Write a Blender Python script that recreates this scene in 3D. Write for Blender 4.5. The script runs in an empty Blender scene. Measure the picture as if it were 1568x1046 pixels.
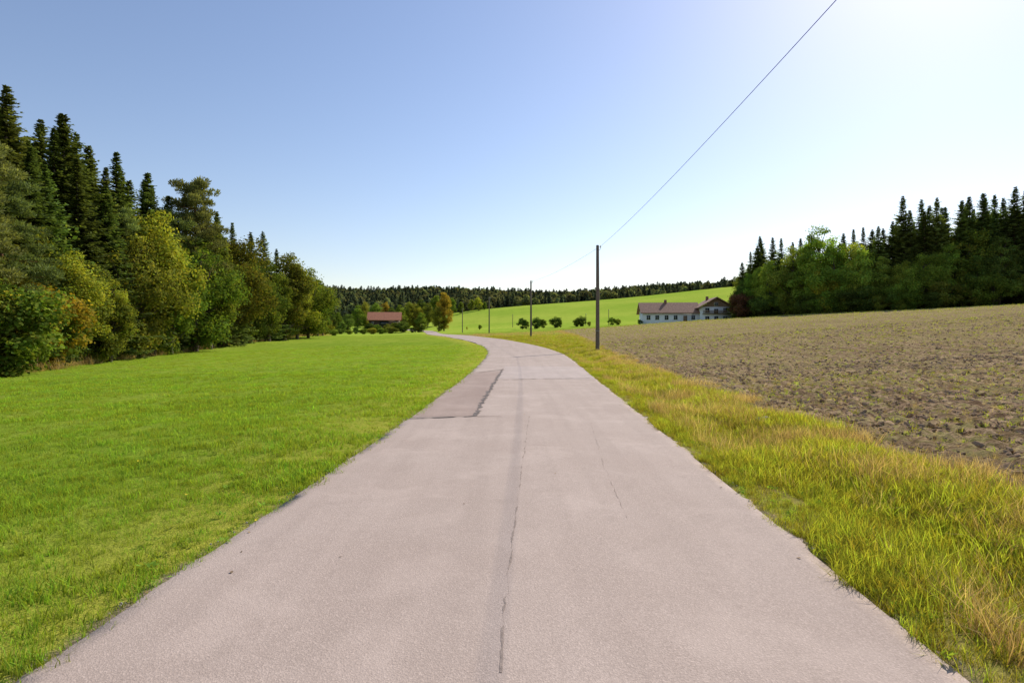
import bpy, math, numpy as np
from mathutils import Vector
R=np.random.default_rng(7)
F=871.0; CX=784.0; HY=510.0; CH=1.6
scene=bpy.context.scene
def P(px,py,Y): return ((px-CX)/F*Y, Y, CH+(HY-py)/F*Y)

# ------------------------------------------------------------------ terrain
cp=[]
RY=np.array([-60,0,2.6,10.1,20.5,28,40,50,60,76,84,115,180,250,300,400],float)
RX=np.array([-3.2,-.2,-.07,.30,.64,.86,1.03,.6,-.6,-4.0,-6.4,-12.4,-24.6,-37,-60,-100],float)
RW=np.array([2.2,2.2,2.18,2.2,2.33,2.5,2.75,2.7,2.6,2.5,2.4,2.2,2.2,2.2,2.2,2.2],float)
_ys=np.arange(-60,400,0.5); _xs=np.interp(_ys,RY,RX)
k=np.exp(-0.5*(np.arange(-16,17)/7.0)**2); k/=k.sum()
_xp=np.pad(_xs,16,mode='edge'); _xs2=np.convolve(_xp,k,'valid'); _xs2[:20]=_xs[:20]
def rx(y): return np.interp(y,_ys,_xs2)
def rw(y): return np.interp(y,RY,RW)
def rslope(y): return (rx(y+0.6)-rx(y-0.6))/1.2
RZ_y=[-60,0,10,20,30,40,50,60,72,84,115,150,180,215,250]
RZ_z=[0,0,0,0,0,0.02,.15,.35,.66,.9,1.08,1.15,1.3,1.9,2.4]
for y,z in zip(RZ_y,RZ_z): cp.append((float(rx(y)),y,z))
for a in [(-10,5,0),(-12,20,-.12),(-15,40,-.1),(-22,60,0.0),(-30,100,.4),(-40,150,.8),(-6,10,0),(-6,30,0),
          (6,5,0),(6,15,0),(7,30,0.02),(14,15,.15),(25,25,.9),(16,45,.7),(45,45,2.6),(50,75,3.6),(25,80,1.9),(9,90,1.3),
          (40,5,1.5),(80,0,4),(80,50,5.3),(-28,15,-.9),(-27,0,-.9),(-60,0,0),(-60,50,1.5),(-100,100,6),(-200,150,14),(-110,200,6),
          (0,-60,0),(60,-60,2),(-60,-60,-1),(150,150,10),(140,60,9),(220,200,18),(300,400,40),(-300,0,10),(300,0,14)]: cp.append(a)
for a in [(0,575,32),(100,558,42),(200,546,53),(290,536,65),(400,522,105),(500,515,170),
          (1568,466,119),(1385,475,125),(1250,481,140),(1130,488,160),(850,506,130),(985,497,150),
          (1050,494,178),(1110,492,190),(900,500,200),(760,507,200),(560,512,230),(600,504,300),(450,505,330),(690,500,300),
          (1125,439,390),(950,457,400),(820,467,400),(700,479,400),(900,480,300),(1050,466,290),(1130,460,290),(800,489,300),(620,494,400),
          (500,492,450),(300,480,450),
          (300,455,800),(500,452,800),(560,460,800),(620,454,800),(700,455,800),(784,458,800),(860,465,800),(1000,450,800),(1125,452,800),(1400,450,800),
          (1125,450,520),(950,466,520),(820,474,520),(660,482,520),
          (0,470,1500),(784,470,1500),(1500,470,1500)]: cp.append(P(*a))
cp=np.array(cp,float); C2=20.0**2
def _A(x,y):
    return np.sqrt((x[:,None]-cp[None,:,0])**2+(y[:,None]-cp[None,:,1])**2+C2)
n=len(cp); M=np.zeros((n+1,n+1)); M[:n,:n]=_A(cp[:,0],cp[:,1])-1e-1*np.eye(n); M[:n,n]=1; M[n,:n]=1
sol=np.linalg.solve(M,np.append(cp[:,2],0))
def H0(x,y):
    out=np.empty(len(x))
    for i in range(0,len(x),20000):
        s=slice(i,i+20000); out[s]=_A(x[s],y[s])@sol[:n]+sol[n]
    return out
def droad(x,y):
    sl=rslope(y); return (x-rx(y))/np.sqrt(1+sl*sl)     # signed lateral
def edge(x,y): return np.abs(droad(x,y))-rw(y)
def H(x,y):
    x=np.atleast_1d(np.asarray(x,float)); y=np.atleast_1d(np.asarray(y,float))
    z=H0(x,y); e=edge(x,y); off=np.clip(e/1.5,0,1)
    z=z+off*0.03*(np.sin(x*.9+1.3*np.sin(y*.4))+np.sin(y*1.1+x*.35)+.6*np.sin(x*2.3-y*1.7))
    right=(droad(x,y)>0)&(y<130)
    z=z-np.where(right,0.14*np.exp(-((e-1.1)/0.55)**2),0)
    return z
FIELD=np.array([(4.9,-40),(4.7,3),(4.7,7),(4.7,10),(5.3,20),(6.6,38),(8,60),(9.3,90),(10,128),(35,150),(66,163),(80,142),(88,124),(108,116),(160,100),(200,-40)],float)
def sdpoly(x,y,poly):
    d=np.full(len(x),1e9); ins=np.zeros(len(x),bool)
    for i in range(len(poly)):
        a=poly[i]; b=poly[(i+1)%len(poly)]; e=b-a
        t=np.clip(((x-a[0])*e[0]+(y-a[1])*e[1])/(e@e),0,1)
        d=np.minimum(d,np.hypot(x-a[0]-t*e[0],y-a[1]-t*e[1]))
        c=((a[1]>y)!=(b[1]>y)); xi=a[0]+(y-a[1])*e[0]/(e[1] if e[1]!=0 else 1e-9)
        ins^=(c&(x<xi))
    return np.where(ins,d,-d)
LFOR=np.array([(-26,-40),(-27,10),(-29,32),(-33,42),(-37,65),(-46,105),(-56,172),(-110,240),(-300,200),(-300,-40)],float)
RFOR=np.array([(64,163),(81,143),(89,126),(108,117),(160,101),(300,80),(300,260),(95,260),(75,190)],float)
BFOR=np.array([(-700,430),(-130,430),(-60,460),(-35,480),(0,530),(60,540),(150,540),(260,480),(800,480),(800,900),(-700,900)],float)

# ------------------------------------------------------------------ node helpers
def newmat(name):
    m=bpy.data.materials.new(name); m.use_nodes=True; nt=m.node_tree; nt.nodes.clear(); return m,nt
class NT:
    def __init__(s,nt): s.nt=nt
    def n(s,t,ins=None,**kw):
        nd=s.nt.nodes.new(t)
        for a,b in kw.items(): setattr(nd,a,b)
        if ins:
            for kk,v in ins.items():
                sock=nd.inputs[kk]
                if isinstance(v,bpy.types.NodeSocket): s.nt.links.new(v,sock)
                elif isinstance(v,bpy.types.Node): s.nt.links.new(v.outputs[0],sock)
                else: sock.default_value=v
        return nd
    def math(s,op,a,b=0.0,clamp=False): return s.n('ShaderNodeMath',{0:a,1:b},operation=op,use_clamp=clamp).outputs[0]
    def mix(s,f,a,b,bt='MIX'):
        nd=s.n('ShaderNodeMix',data_type='RGBA',blend_type=bt)
        for i,v in ((0,f),(6,a),(7,b)):
            if isinstance(v,bpy.types.NodeSocket): s.nt.links.new(v,nd.inputs[i])
            else: nd.inputs[i].default_value=(v if i==0 else (tuple(v)+(1,) if len(v)==3 else v))
        return nd.outputs[2]
    def noise(s,co,scale,detail=3,rough=.55,dist=0):
        return s.n('ShaderNodeTexNoise',{'Vector':co,'Scale':scale,'Detail':detail,'Roughness':rough,'Distortion':dist}).outputs[0]
    def ramp(s,f,a,b):
        nd=s.n('ShaderNodeMapRange',{0:f,1:a,2:b,3:0.0,4:1.0}); return nd.outputs[0]
    def attr(s,name): return s.n('ShaderNodeAttribute',attribute_name=name)
def simple(name,col,rough=.7,var=.25,scale=6.0,bump=.2,spec=.3,metal=0):
    m,nt=newmat(name); g=NT(nt); co=g.n('ShaderNodeTexCoord').outputs['Object']
    f=g.noise(co,scale,4); c=g.mix(g.ramp(f,.3,.7),tuple(x*(1-var) for x in col),tuple(min(1,x*(1+var)) for x in col))
    b=g.n('ShaderNodeBump',{'Height':g.noise(co,scale*5,4),'Strength':bump,'Distance':.02})
    p=g.n('ShaderNodeBsdfPrincipled',{'Base Color':c,'Roughness':rough,'Normal':b,'Specular IOR Level':spec,'Metallic':metal})
    g.n('ShaderNodeOutputMaterial',{0:p}); return m
def foliage(name,col=None,trans=.42,objcol=True,huevar=.03,valvar=.3,gloss=0,rnd=True):
    m,nt=newmat(name); g=NT(nt)
    c=g.attr('Col').outputs['Color']; oi=g.n('ShaderNodeObjectInfo')
    if col is not None: c=g.mix(1.0,c,col,'MULTIPLY')
    if objcol: c=g.mix(1.0,c,oi.outputs['Color'],'MULTIPLY')
    if rnd:
        h=g.math('ADD',g.math('MULTIPLY',oi.outputs['Random'],huevar),.5-huevar/2)
        v=g.math('ADD',g.math('MULTIPLY',oi.outputs['Random'],valvar),1-valvar/2)
        c=g.n('ShaderNodeHueSaturation',{'Hue':h,'Saturation':1.0,'Value':v,'Fac':1.0,'Color':c}).outputs[0]
    d=g.n('ShaderNodeBsdfDiffuse',{'Color':c})
    tc=g.mix(1.0,c,(1.4,1.35,.6),'MULTIPLY')
    t=g.n('ShaderNodeBsdfTranslucent',{'Color':tc})
    s1=g.n('ShaderNodeMixShader',{0:trans,1:d,2:t})
    g.n('ShaderNodeOutputMaterial',{0:s1}); return m

# ------------------------------------------------------------------ mesh helpers
def mesh_np(name,V,faces,mats=(),midx=None,col=None,smooth=False):
    me=bpy.data.meshes.new(name)
    V=np.asarray(V,np.float32); me.vertices.add(len(V)); me.vertices.foreach_set('co',V.ravel())
    faces=[np.asarray(f,np.int32) for f in faces if len(f)]
    loops=np.concatenate([f.ravel() for f in faces]); tot=np.concatenate([np.full(len(f),f.shape[1]) for f in faces])
    st=np.concatenate([[0],np.cumsum(tot)[:-1]]).astype(np.int32)
    me.loops.add(len(loops)); me.loops.foreach_set('vertex_index',loops.astype(np.int32))
    me.polygons.add(len(tot)); me.polygons.foreach_set('loop_start',st)
    if midx is not None: me.polygons.foreach_set('material_index',np.asarray(midx,np.int32))
    if smooth: me.polygons.foreach_set('use_smooth',np.ones(len(tot),bool))
    me.update(calc_edges=True)
    for m in mats: me.materials.append(m)
    if col is not None:
        a=me.attributes.new('Col','FLOAT_COLOR','POINT'); c=np.ones((len(V),4),np.float32); c[:,:3]=col; a.data.foreach_set('color',c.ravel())
    return me
def fattr(me,name,v):
    a=me.attributes.new(name,'FLOAT','POINT'); a.data.foreach_set('value',np.asarray(v,np.float32))
def link(name,me,loc=(0,0,0),rot=(0,0,0),scale=(1,1,1),parent=None):
    o=bpy.data.objects.new(name,me); o.location=loc; o.rotation_euler=rot; o.scale=scale
    scene.collection.objects.link(o)
    if parent: o.parent=parent
    return o
def tube(pts,rad,sides=6):
    pts=np.array(pts,float); V=[];Q=[]
    for i,p in enumerate(pts):
        d=pts[min(i+1,len(pts)-1)]-pts[max(i-1,0)]; d/=np.linalg.norm(d)+1e-9
        u=np.cross(d,(0,0,1) if abs(d[2])<.9 else (1,0,0)); u/=np.linalg.norm(u); w=np.cross(d,u)
        for k in range(sides):
            a=2*math.pi*k/sides; V.append(p+rad[i]*(math.cos(a)*u+math.sin(a)*w))
    for i in range(len(pts)-1):
        for k in range(sides):
            a=i*sides+k;b=i*sides+(k+1)%sides; Q.append((a,b,b+sides,a+sides))
    return np.array(V),np.array(Q)
class Acc:
    def __init__(s): s.V=[];s.Q=[];s.M=[];s.C=[];s.n=0
    def add(s,V,Q,mi,col):
        s.V.append(V);s.Q.append(np.asarray(Q)+s.n);s.M.append(np.full(len(Q),mi));
        c=np.ones((len(V),3))*np.asarray(col) ; s.C.append(c); s.n+=len(V)
    def mesh(s,name,mats,smooth=False):
        return mesh_np(name,np.concatenate(s.V),[np.concatenate(s.Q)],mats,np.concatenate(s.M),np.concatenate(s.C),smooth)
def unit(v): return v/(np.linalg.norm(v,axis=-1,keepdims=True)+1e-9)
def diamonds(c,dirn,side,l,w):
    l=np.asarray(l)[:,None];w=np.asarray(w)[:,None]
    V=np.stack([c-dirn*l,c+side*w,c+dirn*l,c-side*w],1).reshape(-1,3)
    Q=np.arange(len(V)).reshape(-1,4); return V,Q

bark=simple('bark',(.10,.075,.055),.9,.35,5,.6)
pinebark=simple('pine_bark',(.22,.11,.055),.9,.35,5,.6)
leafm=foliage('leaves'); needlem=foliage('needles',trans=.34,huevar=.02)

def deciduous(name,h,r,base,nc,per,leaf,seed,mat=None,shape=1.0,rough=.28):
    g=np.random.default_rng(seed); A=Acc()
    cz=(base+1)*.5*h; rz=(1-base)*.5*h; ph=g.uniform(0,6.28,6)
    def lump(d): return 1+rough*(math.sin(3*math.atan2(d[1],d[0])+ph[0]+2*d[2])*.5+math.sin(5*math.atan2(d[1],d[0])+ph[1]-4*d[2])*.35+math.sin(7*d[2]+ph[2]+math.atan2(d[1],d[0]))*.4)
    cs=[]
    for i in range(nc):
        d=unit(g.normal(size=3)); rr=g.uniform(.3,1)**.5*lump(d)
        t=np.clip((d[2]*rr+1)/2,0,1.1)
        prof=(1.15-.55*t**1.5) if shape==1.0 else (.72+.4*math.sin(math.pi*min(t,1)))
        p=np.array([d[0]*r*rr*prof*.85,d[1]*r*rr*prof*.85,min(h*.96,cz+d[2]*rz*rr*.88)]); p[2]=max(p[2],h*base+.4); cs.append(p)
    cs.append(np.array([g.normal()*.3,g.normal()*.3,h*.93]))
    cs=np.array(cs); 
    hh=h*.8; tp=[(0,0,-.3),(.05*r,0,h*.25),(-.04*r,.04*r,h*.5),(0,0,hh)]; tr=[h*.022,h*.017,h*.011,h*.003]
    V,Q=tube(tp,tr,8); A.add(V,Q,0,1)
    for p in cs[::2]:
        z0=max(h*.12,p[2]-np.hypot(p[0],p[1])*g.uniform(.5,1.0)-.3); z0=min(z0,hh*.95)
        a=np.array([0,0,z0]); mid=(a+p)/2+np.array([0,0,-.08*np.linalg.norm(p-a)]); r0=h*.007
        V,Q=tube([a,mid,p],[r0,r0*.6,r0*.2],4); A.add(V,Q,0,1)
    for p in cs:
        cr=g.uniform(.12,.28)*r*1.2; m=int(per*g.uniform(.6,1.3)*(cr/(.24*r))**1.3)
        d=unit(g.normal(size=(m,3))); q=p+d*(cr*g.uniform(.2,1,size=(m,1))**.5)*np.array([1.15,1.15,.75])
        q+=g.normal(size=(m,3))*cr*.2
        nrm=unit(d*.6+g.normal(size=(m,3))*.55+np.array([0,0,.5])); a=unit(np.cross(nrm,g.normal(size=(m,3)))); b=np.cross(nrm,a)
        L=leaf*g.uniform(.6,1.3,m); V,Q=diamonds(q,a,b,L*.62,L*.42)
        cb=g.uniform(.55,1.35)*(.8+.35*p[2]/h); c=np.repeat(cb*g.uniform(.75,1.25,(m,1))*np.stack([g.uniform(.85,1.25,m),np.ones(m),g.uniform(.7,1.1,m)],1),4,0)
        A.add(V,Q,1,c)
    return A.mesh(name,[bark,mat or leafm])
def spruce(name,h,r,seed,mat=None,step=.36,nb=9,ts=.20,tw=.36,bare=.04,ex=.98):
    g=np.random.default_rng(seed); A=Acc()
    V,Q=tube([(0,0,-.3),(0,0,h*.5),(0,0,h*.99)],[h*.014,h*.009,.02],7); A.add(V,Q,0,1)
    z=h*bare; C=[];D=[];S=[];L=[];W=[];K=[]; sect=g.uniform(.75,1.2,8)
    while z<h*.995:
        t=(z-h*bare)/(h*(1-bare)); Lm=r*((1-t)**ex)*(1 if t>.12 else .8+1.7*t)+.06; lev=g.uniform(.78,1.15)
        n_=nb if t<.8 else 7
        az0=g.uniform(0,6.28)
        for b in range(n_):
            az=az0+b*2*math.pi/n_+g.normal()*.25; l=Lm*lev*(g.uniform(.8,1.2) if b%3 else g.uniform(.5,.9))*sect[int((az%6.2832)/6.2832*8)%8]; dv=np.array([math.cos(az),math.sin(az),0]); sd=np.array([-dv[1],dv[0],0])
            br=g.uniform(.6,1.3)
            droop=g.uniform(.3,.5)*(1-t)+.02; z0=z+g.uniform(-.12,.12)
            ns=max(3,int(l/ts)); ss=np.linspace(.08,1,ns)*l
            zz=z0-droop*l*np.sin(ss/l*math.pi*.62)+ (max(0,t-.3)*.6)*ss
            cen=dv[None]*ss[:,None]; cen[:,2]=zz
            for sgn in (-1,1,0):
                wid=tw*(1.15-.75*ss/l)*min(1,.25+l/2.2)+.05
                dd=unit(dv*.65+sd*sgn*(1 if sgn else 0)+np.array([0,0,-.35*(1-t)-.2*g.random()+.25*t])+g.normal(size=(ns,3))*.15)
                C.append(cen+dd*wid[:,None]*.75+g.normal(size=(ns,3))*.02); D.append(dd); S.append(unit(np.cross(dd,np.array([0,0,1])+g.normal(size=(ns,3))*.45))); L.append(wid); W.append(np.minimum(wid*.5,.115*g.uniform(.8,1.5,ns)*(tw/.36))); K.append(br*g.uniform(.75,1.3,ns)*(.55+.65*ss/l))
            if l>1.2 and b%3==0:
                V,Q=tube([(0,0,z0),cen[-1]*.55+np.array([0,0,z0*.45]) ,cen[-1]],[.035,.02,.006],3); A.add(V,Q,0,1)
        z+=step*g.uniform(.8,1.2)*(1 if t<.85 else .7)
    C=np.concatenate(C);D=np.concatenate(D);S=np.concatenate(S);L=np.concatenate(L);W=np.concatenate(W);K=np.concatenate(K)
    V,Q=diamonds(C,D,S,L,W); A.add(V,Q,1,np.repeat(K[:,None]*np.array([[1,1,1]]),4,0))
    return A.mesh(name,[bark,mat or needlem])
def pine(name,h,seed):
    g=np.random.default_rng(seed); A=Acc()
    V,Q=tube([(0,0,-.3),(.15,0,h*.4),(-.1,.1,h*.7),(.1,0,h*.96)],[h*.015,h*.012,h*.008,.03],8); A.add(V,Q,0,1)
    z=h*.40; az=0
    while z<h*.97:
        t=(z-h*.40)/(h*.57)
        for b in range(4):
            az+=1.9+g.normal()*.3; l=h*.20*(1.0-.62*t**1.6)*g.uniform(.6,1.15); e=np.array([math.cos(az)*l,math.sin(az)*l,z+l*g.uniform(-.02,.22)])
            V,Q=tube([(0,0,z),e*np.array([.5,.5,1])+np.array([0,0,-.1]),e],[.07,.04,.015],4); A.add(V,Q,0,1)
            for f in (.3,.6,.85,1.05):
                p=np.array([e[0]*f,e[1]*f,z+(e[2]-z)*f+.1])+g.normal(size=3)*.3; m=170; d=unit(g.normal(size=(m,3)))
                q=p+d*np.array([1.0,1.0,.42])*g.uniform(.2,1,(m,1))**.5*h*.05
                dd=unit(d+np.array([0,0,.6])+g.normal(size=(m,3))*.4); s=unit(np.cross(dd,g.normal(size=(m,3))))
                V,Q=diamonds(q,dd,s,g.uniform(.1,.22,m),g.uniform(.04,.07,m)); A.add(V,Q,1,np.repeat(g.uniform(.7,1.3,(m,1))*g.uniform(.7,1.3)*np.ones((1,3)),4,0))
        z+=h*.058
    return A.mesh(name,[pinebark,needlem])

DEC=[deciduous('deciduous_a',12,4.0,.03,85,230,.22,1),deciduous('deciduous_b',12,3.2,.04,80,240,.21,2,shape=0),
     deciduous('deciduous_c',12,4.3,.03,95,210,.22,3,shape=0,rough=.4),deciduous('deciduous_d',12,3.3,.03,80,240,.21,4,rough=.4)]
SHR=[deciduous('shrub_a',4,2.2,.0,45,190,.15,11,shape=0),deciduous('shrub_b',4,1.8,.0,38,200,.14,12)]
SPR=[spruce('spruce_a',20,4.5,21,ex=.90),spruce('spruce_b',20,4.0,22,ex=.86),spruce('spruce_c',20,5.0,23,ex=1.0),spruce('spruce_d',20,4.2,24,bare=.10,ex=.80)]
PIN=[pine('pine_a',18,31),pine('pine_b',18,32)]
COLS={'green':(.115,.16,.028),'ygreen':(.185,.205,.032),'yellow':(.26,.225,.032),'dark':(.075,.112,.028),'spruce':(.105,.135,.037),'olive':(.135,.152,.03),'red':(.15,.07,.045),'pine':(.15,.17,.06),'orange':(.24,.20,.035)}
CM=[1.0]
def tree(name,meshes,h0,px,ytop,Y,col,widen=1.0,base=None,var=.15):
    X=(px-CX)/F*Y; z=float(H(X,Y)[0])-.1
    top=CH+(HY-ytop)/F*Y; h=max(1.5,top-z); s=h/h0
    o=link(name,meshes[R.integers(len(meshes))],(X,Y,z),(R.normal()*.015,R.normal()*.015,R.uniform(0,6.28)),(s*widen,s*widen,s))
    c=np.array(COLS[col])*CM[0]*R.uniform(1-var,1+var)*np.array([R.uniform(.9,1.1),1,1]); o.color=(*c,1); return o
def sp(px,yt,Y,w=1.0,c='spruce'): tree('spruce_tree',SPR,20,px,yt,Y,c,w,var=.25)
def de(px,yt,Y,c='green',w=1.0): tree('deciduous_tree',DEC,12.1,px,yt,Y,c,w)
def sh(px,yt,Y,c='green',w=1.0): tree('shrub',SHR,4,px,yt,Y,c,w)
# left wood: explicit skyline
CM[0]=1.2
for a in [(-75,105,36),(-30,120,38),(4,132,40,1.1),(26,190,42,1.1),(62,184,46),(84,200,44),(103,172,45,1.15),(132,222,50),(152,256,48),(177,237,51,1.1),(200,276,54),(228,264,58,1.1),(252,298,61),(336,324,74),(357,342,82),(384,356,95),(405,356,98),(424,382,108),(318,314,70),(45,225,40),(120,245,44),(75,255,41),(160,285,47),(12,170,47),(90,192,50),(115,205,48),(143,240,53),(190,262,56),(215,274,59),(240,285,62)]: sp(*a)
tree('pine_tree',[PIN[0]],18,296,266,62,'pine',.80)
tree('pine_tree',[PIN[1]],18,2,270,34,'pine',1.0); tree('pine_tree',[PIN[0]],18,168,310,50,'pine',.9); tree('pine_tree',[PIN[0]],18,-60,200,31,'pine',1); tree('pine_tree',[PIN[1]],18,268,320,60,'pine',.9)
for a in [(-70,330,29,'olive'),(-15,380,33,'ygreen',.9),(28,420,34,'yellow',.85),(62,400,39,'green'),(100,382,40,'ygreen'),(145,400,43,'olive'),(170,425,44,'ygreen',.9),(205,352,50,'olive',.9),(235,322,54,'ygreen',.9),(262,380,56,'green'),
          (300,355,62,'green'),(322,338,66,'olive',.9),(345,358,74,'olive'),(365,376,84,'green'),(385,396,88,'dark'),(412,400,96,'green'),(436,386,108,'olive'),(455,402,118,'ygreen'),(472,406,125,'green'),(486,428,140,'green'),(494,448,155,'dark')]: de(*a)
sx=np.array([-150,0,20,65,100,135,150,175,200,225,262,300,330,360,390,420,445,470,485,500,506]); sy=np.array([100,150,195,205,190,232,268,252,285,276,308,310,340,355,370,388,392,412,435,458,480])
LPX=np.array([-400,0,100,200,290,400,500]); LY=np.array([20,32,42,53,65,105,168])
for i in range(80):
    p=R.uniform(-150,486); y0=np.interp(p,LPX,LY); Y=y0+R.uniform(3,10+y0*.12); yt=np.interp(p,sx,sy)+R.uniform(12,80)
    if R.random()<(.8 if p<340 else .3): sp(p,yt,Y,1.05)
    else: de(p,yt+(70 if p<340 else 20),Y,R.choice(['dark','green','olive','green']))
for i in range(130):
    p=R.uniform(-140,500) if i<60 else R.uniform(100,500); y0=np.interp(p,LPX,LY); Y=y0+R.uniform(-1.8,2.0); h=R.uniform(2.0,6.0)
    X=(p-CX)/F*Y; z=float(H(X,Y)[0]); yt=HY-(z+h-CH)/Y*F
    sh(p,yt,Y,R.choice(['green','olive','ygreen','yellow','dark','green','green']),R.uniform(.8,1.2))
for X,Y in [(-32,12),(-30,2),(-33,-10),(-38,18),(-40,5)]:
    o=link('deciduous_tree',DEC[R.integers(4)],(X,Y,float(H(X,Y)[0])),(0,0,R.uniform(0,6)),(1.1,1.1,1.2)); o.color=(*COLS['green'],1)
# right wood
CM[0]=1.75
rsx=np.array([1128,1135,1150,1168,1195,1215,1235,1255,1275,1300,1320,1345,1365,1385,1405,1430,1450,1470,1500,1520,1550,1568,1700,1800]); rsy=np.array([440,410,390,368,365,374,362,350,364,366,356,350,345,304,318,309,322,312,304,300,294,295,280,270])
RPX=np.array([1128,1250,1385,1568,1800]); RYY=np.array([166,143,128,119,110])
for a in [(1138,402),(1150,386),(1159,378),(1168,362),(1182,364),(1197,366),(1215,371),(1225,366),(1275,366),(1292,358),(1310,352),(1322,349),(1334,352),(1345,347),(1356,350),(1366,340),(1386,300),(1396,322),(1411,306),(1422,316),(1431,304),(1442,318),(1452,316),(1468,308),(1478,312),(1486,302),(1502,296),(1512,304),(1521,299),(1535,304),(1550,288),(1566,294),(1590,285),(1625,290),(1660,280)]:
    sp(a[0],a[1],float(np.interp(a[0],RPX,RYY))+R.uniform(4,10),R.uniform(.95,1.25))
CM[0]=2.1
for a in [(1136,428,'dark'),(1148,418,'green'),(1162,408,'green'),(1180,398,'green'),(1212,376,'olive'),(1236,372,'green'),(1256,344,'green'),(1278,372,'green'),(1304,370,'olive'),(1325,380,'green'),(1350,392,'olive'),(1382,400,'green'),(1415,385,'green'),(1452,372,'green'),(1495,390,'dark'),(1530,360,'dark'),(1268,400,'ygreen'),(1200,410,'green'),(1230,415,'olive'),(1296,410,'green')]:
    de(a[0],a[1],float(np.interp(a[0],RPX,RYY))+R.uniform(.0,3),a[2],.95)
CM[0]=1.5
for i in range(90):
    p=R.uniform(1140,1720); y0=np.interp(p,RPX,RYY); yt=np.interp(p,rsx,rsy)+R.uniform(6,70); Y=y0+R.uniform(4,30)
    if R.random()<.75: sp(p,yt,Y,1.15)
    else: de(p,yt+15,Y,R.choice(['dark','green','olive']))
CM[0]=1.8
for i in range(60):
    p=R.uniform(1130,1720); y0=np.interp(p,RPX,RYY); Y=y0+R.uniform(-1,2); h=R.uniform(2.5,7.5); X=(p-CX)/F*Y; z=float(H(X,Y)[0])
    sh(p,HY-(z+h-CH)/Y*F,Y,R.choice(['dark','green','olive','dark','green']),R.uniform(.8,1.3))
CM[0]=1.2
sh(1141,448,163,'red',1.1); sh(1131,455,165,'green')
CM[0]=1.5
for px,yt,Y,c,w in [(680,447,235,'orange',.9),(672,470,232,'ygreen',1),(636,464,240,'ygreen',1.1),(645,478,236,'green',1),(655,463,300,'olive',1),(668,452,310,'green',1),(622,482,275,'olive',1),
    (548,466,260,'green',1),(532,480,240,'dark',1.1),(518,478,220,'green',1),(508,482,200,'dark',1.1),(523,492,215,'dark',1.3),(560,486,300,'olive',1),(706,462,380,'olive',1),(733,455,390,'ygreen',1.1),(742,462,392,'green',1.1),(722,458,400,'green',1),
    (600,470,330,'dark',1.2),(578,464,340,'green',1.2),(560,462,350,'olive',.9),(590,462,345,'orange',.8),(612,466,340,'green',1),(692,456,380,'green',1.1),(645,458,390,'dark',1.1),(625,462,400,'olive',1.1),(1127,474,175,'dark',.9)]: de(px,yt,Y,c,w)
for px,yt,Y,c,w in [(800,487,205,'dark',1),(806,490,206,'green',1),(823,486,207,'dark',1.1),(832,489,207,'olive',.9),(851,485,205,'dark',1),(858,490,205,'green',.7),(889,484,205,'dark',1.1),(883,489,204,'green',.9),(937,486,200,'green',1.2),(946,488,200,'olive',1),
    (640,498,236,'ygreen',1.2),(632,501,235,'olive',1),(545,501,230,'dark',1),(556,503,228,'green',1.2),(980,489,176,'dark',.8),(1118,482,178,'green',.9),(902,492,204,'olive',.7),(735,497,230,'green',.7),(520,503,200,'dark',1.6),(535,505,205,'olive',1.5),(510,504,180,'green',1.6),(715,500,232,'yellow',.5),
    (566,495,250,'dark',1.3),(578,497,250,'green',1.2),(592,496,251,'olive',1.2),(606,494,250,'green',1.4),(617,492,250,'dark',1.3),(600,500,236,'olive',1.6),(585,502,232,'green',1.6),(570,502,232,'ygreen',1.4)]: sh(px,yt,Y,c,w)

# ------------------------------------------------------------------ instancing with geometry nodes
def scatter(name,pts,rot,scl,protos):
    col=bpy.data.collections.new(name+'_parts')
    for p in protos: col.objects.link(p)
    me=bpy.data.meshes.new(name); me.vertices.add(len(pts)); me.vertices.foreach_set('co',np.asarray(pts,np.float32).ravel())
    a=me.attributes.new('rot','FLOAT_VECTOR','POINT'); a.data.foreach_set('vector',np.asarray(rot,np.float32).ravel())
    a=me.attributes.new('scl','FLOAT_VECTOR','POINT'); a.data.foreach_set('vector',np.asarray(scl,np.float32).ravel())
    a=me.attributes.new('pick','INT','POINT'); a.data.foreach_set('value',R.integers(0,len(protos),len(pts)).astype(np.int32))
    o=link(name,me); ng=bpy.data.node_groups.new(name+'_nodes','GeometryNodeTree')
    ng.interface.new_socket('Geometry',in_out='INPUT',socket_type='NodeSocketGeometry'); ng.interface.new_socket('Geometry',in_out='OUTPUT',socket_type='NodeSocketGeometry')
    N=ng.nodes; L=ng.links; gi=N.new('NodeGroupInput'); go=N.new('NodeGroupOutput')
    ci=N.new('GeometryNodeCollectionInfo'); ci.inputs['Collection'].default_value=col; ci.inputs['Separate Children'].default_value=True; ci.inputs['Reset Children'].default_value=True
    iop=N.new('GeometryNodeInstanceOnPoints'); iop.inputs['Pick Instance'].default_value=True
    def na(nm,t): x=N.new('GeometryNodeInputNamedAttribute'); x.data_type=t; x.inputs['Name'].default_value=nm; return [s for s in x.outputs if s.enabled and s.name=='Attribute'][0]
    e=N.new('FunctionNodeEulerToRotation'); L.new(na('rot','FLOAT_VECTOR'),e.inputs[0]); L.new(e.outputs[0],iop.inputs['Rotation'])
    L.new(na('scl','FLOAT_VECTOR'),iop.inputs['Scale']); L.new(na('pick','INT'),iop.inputs['Instance Index'])
    L.new(gi.outputs[0],iop.inputs['Points']); L.new(ci.outputs[0],iop.inputs['Instance']); L.new(iop.outputs[0],go.inputs[0])
    md=o.modifiers.new('instances','NODES'); md.node_group=ng; return o
def proto(name,me,color=(1,1,1)):
    o=bpy.data.objects.new(name,me); o.color=(*color,1); return o

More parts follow.
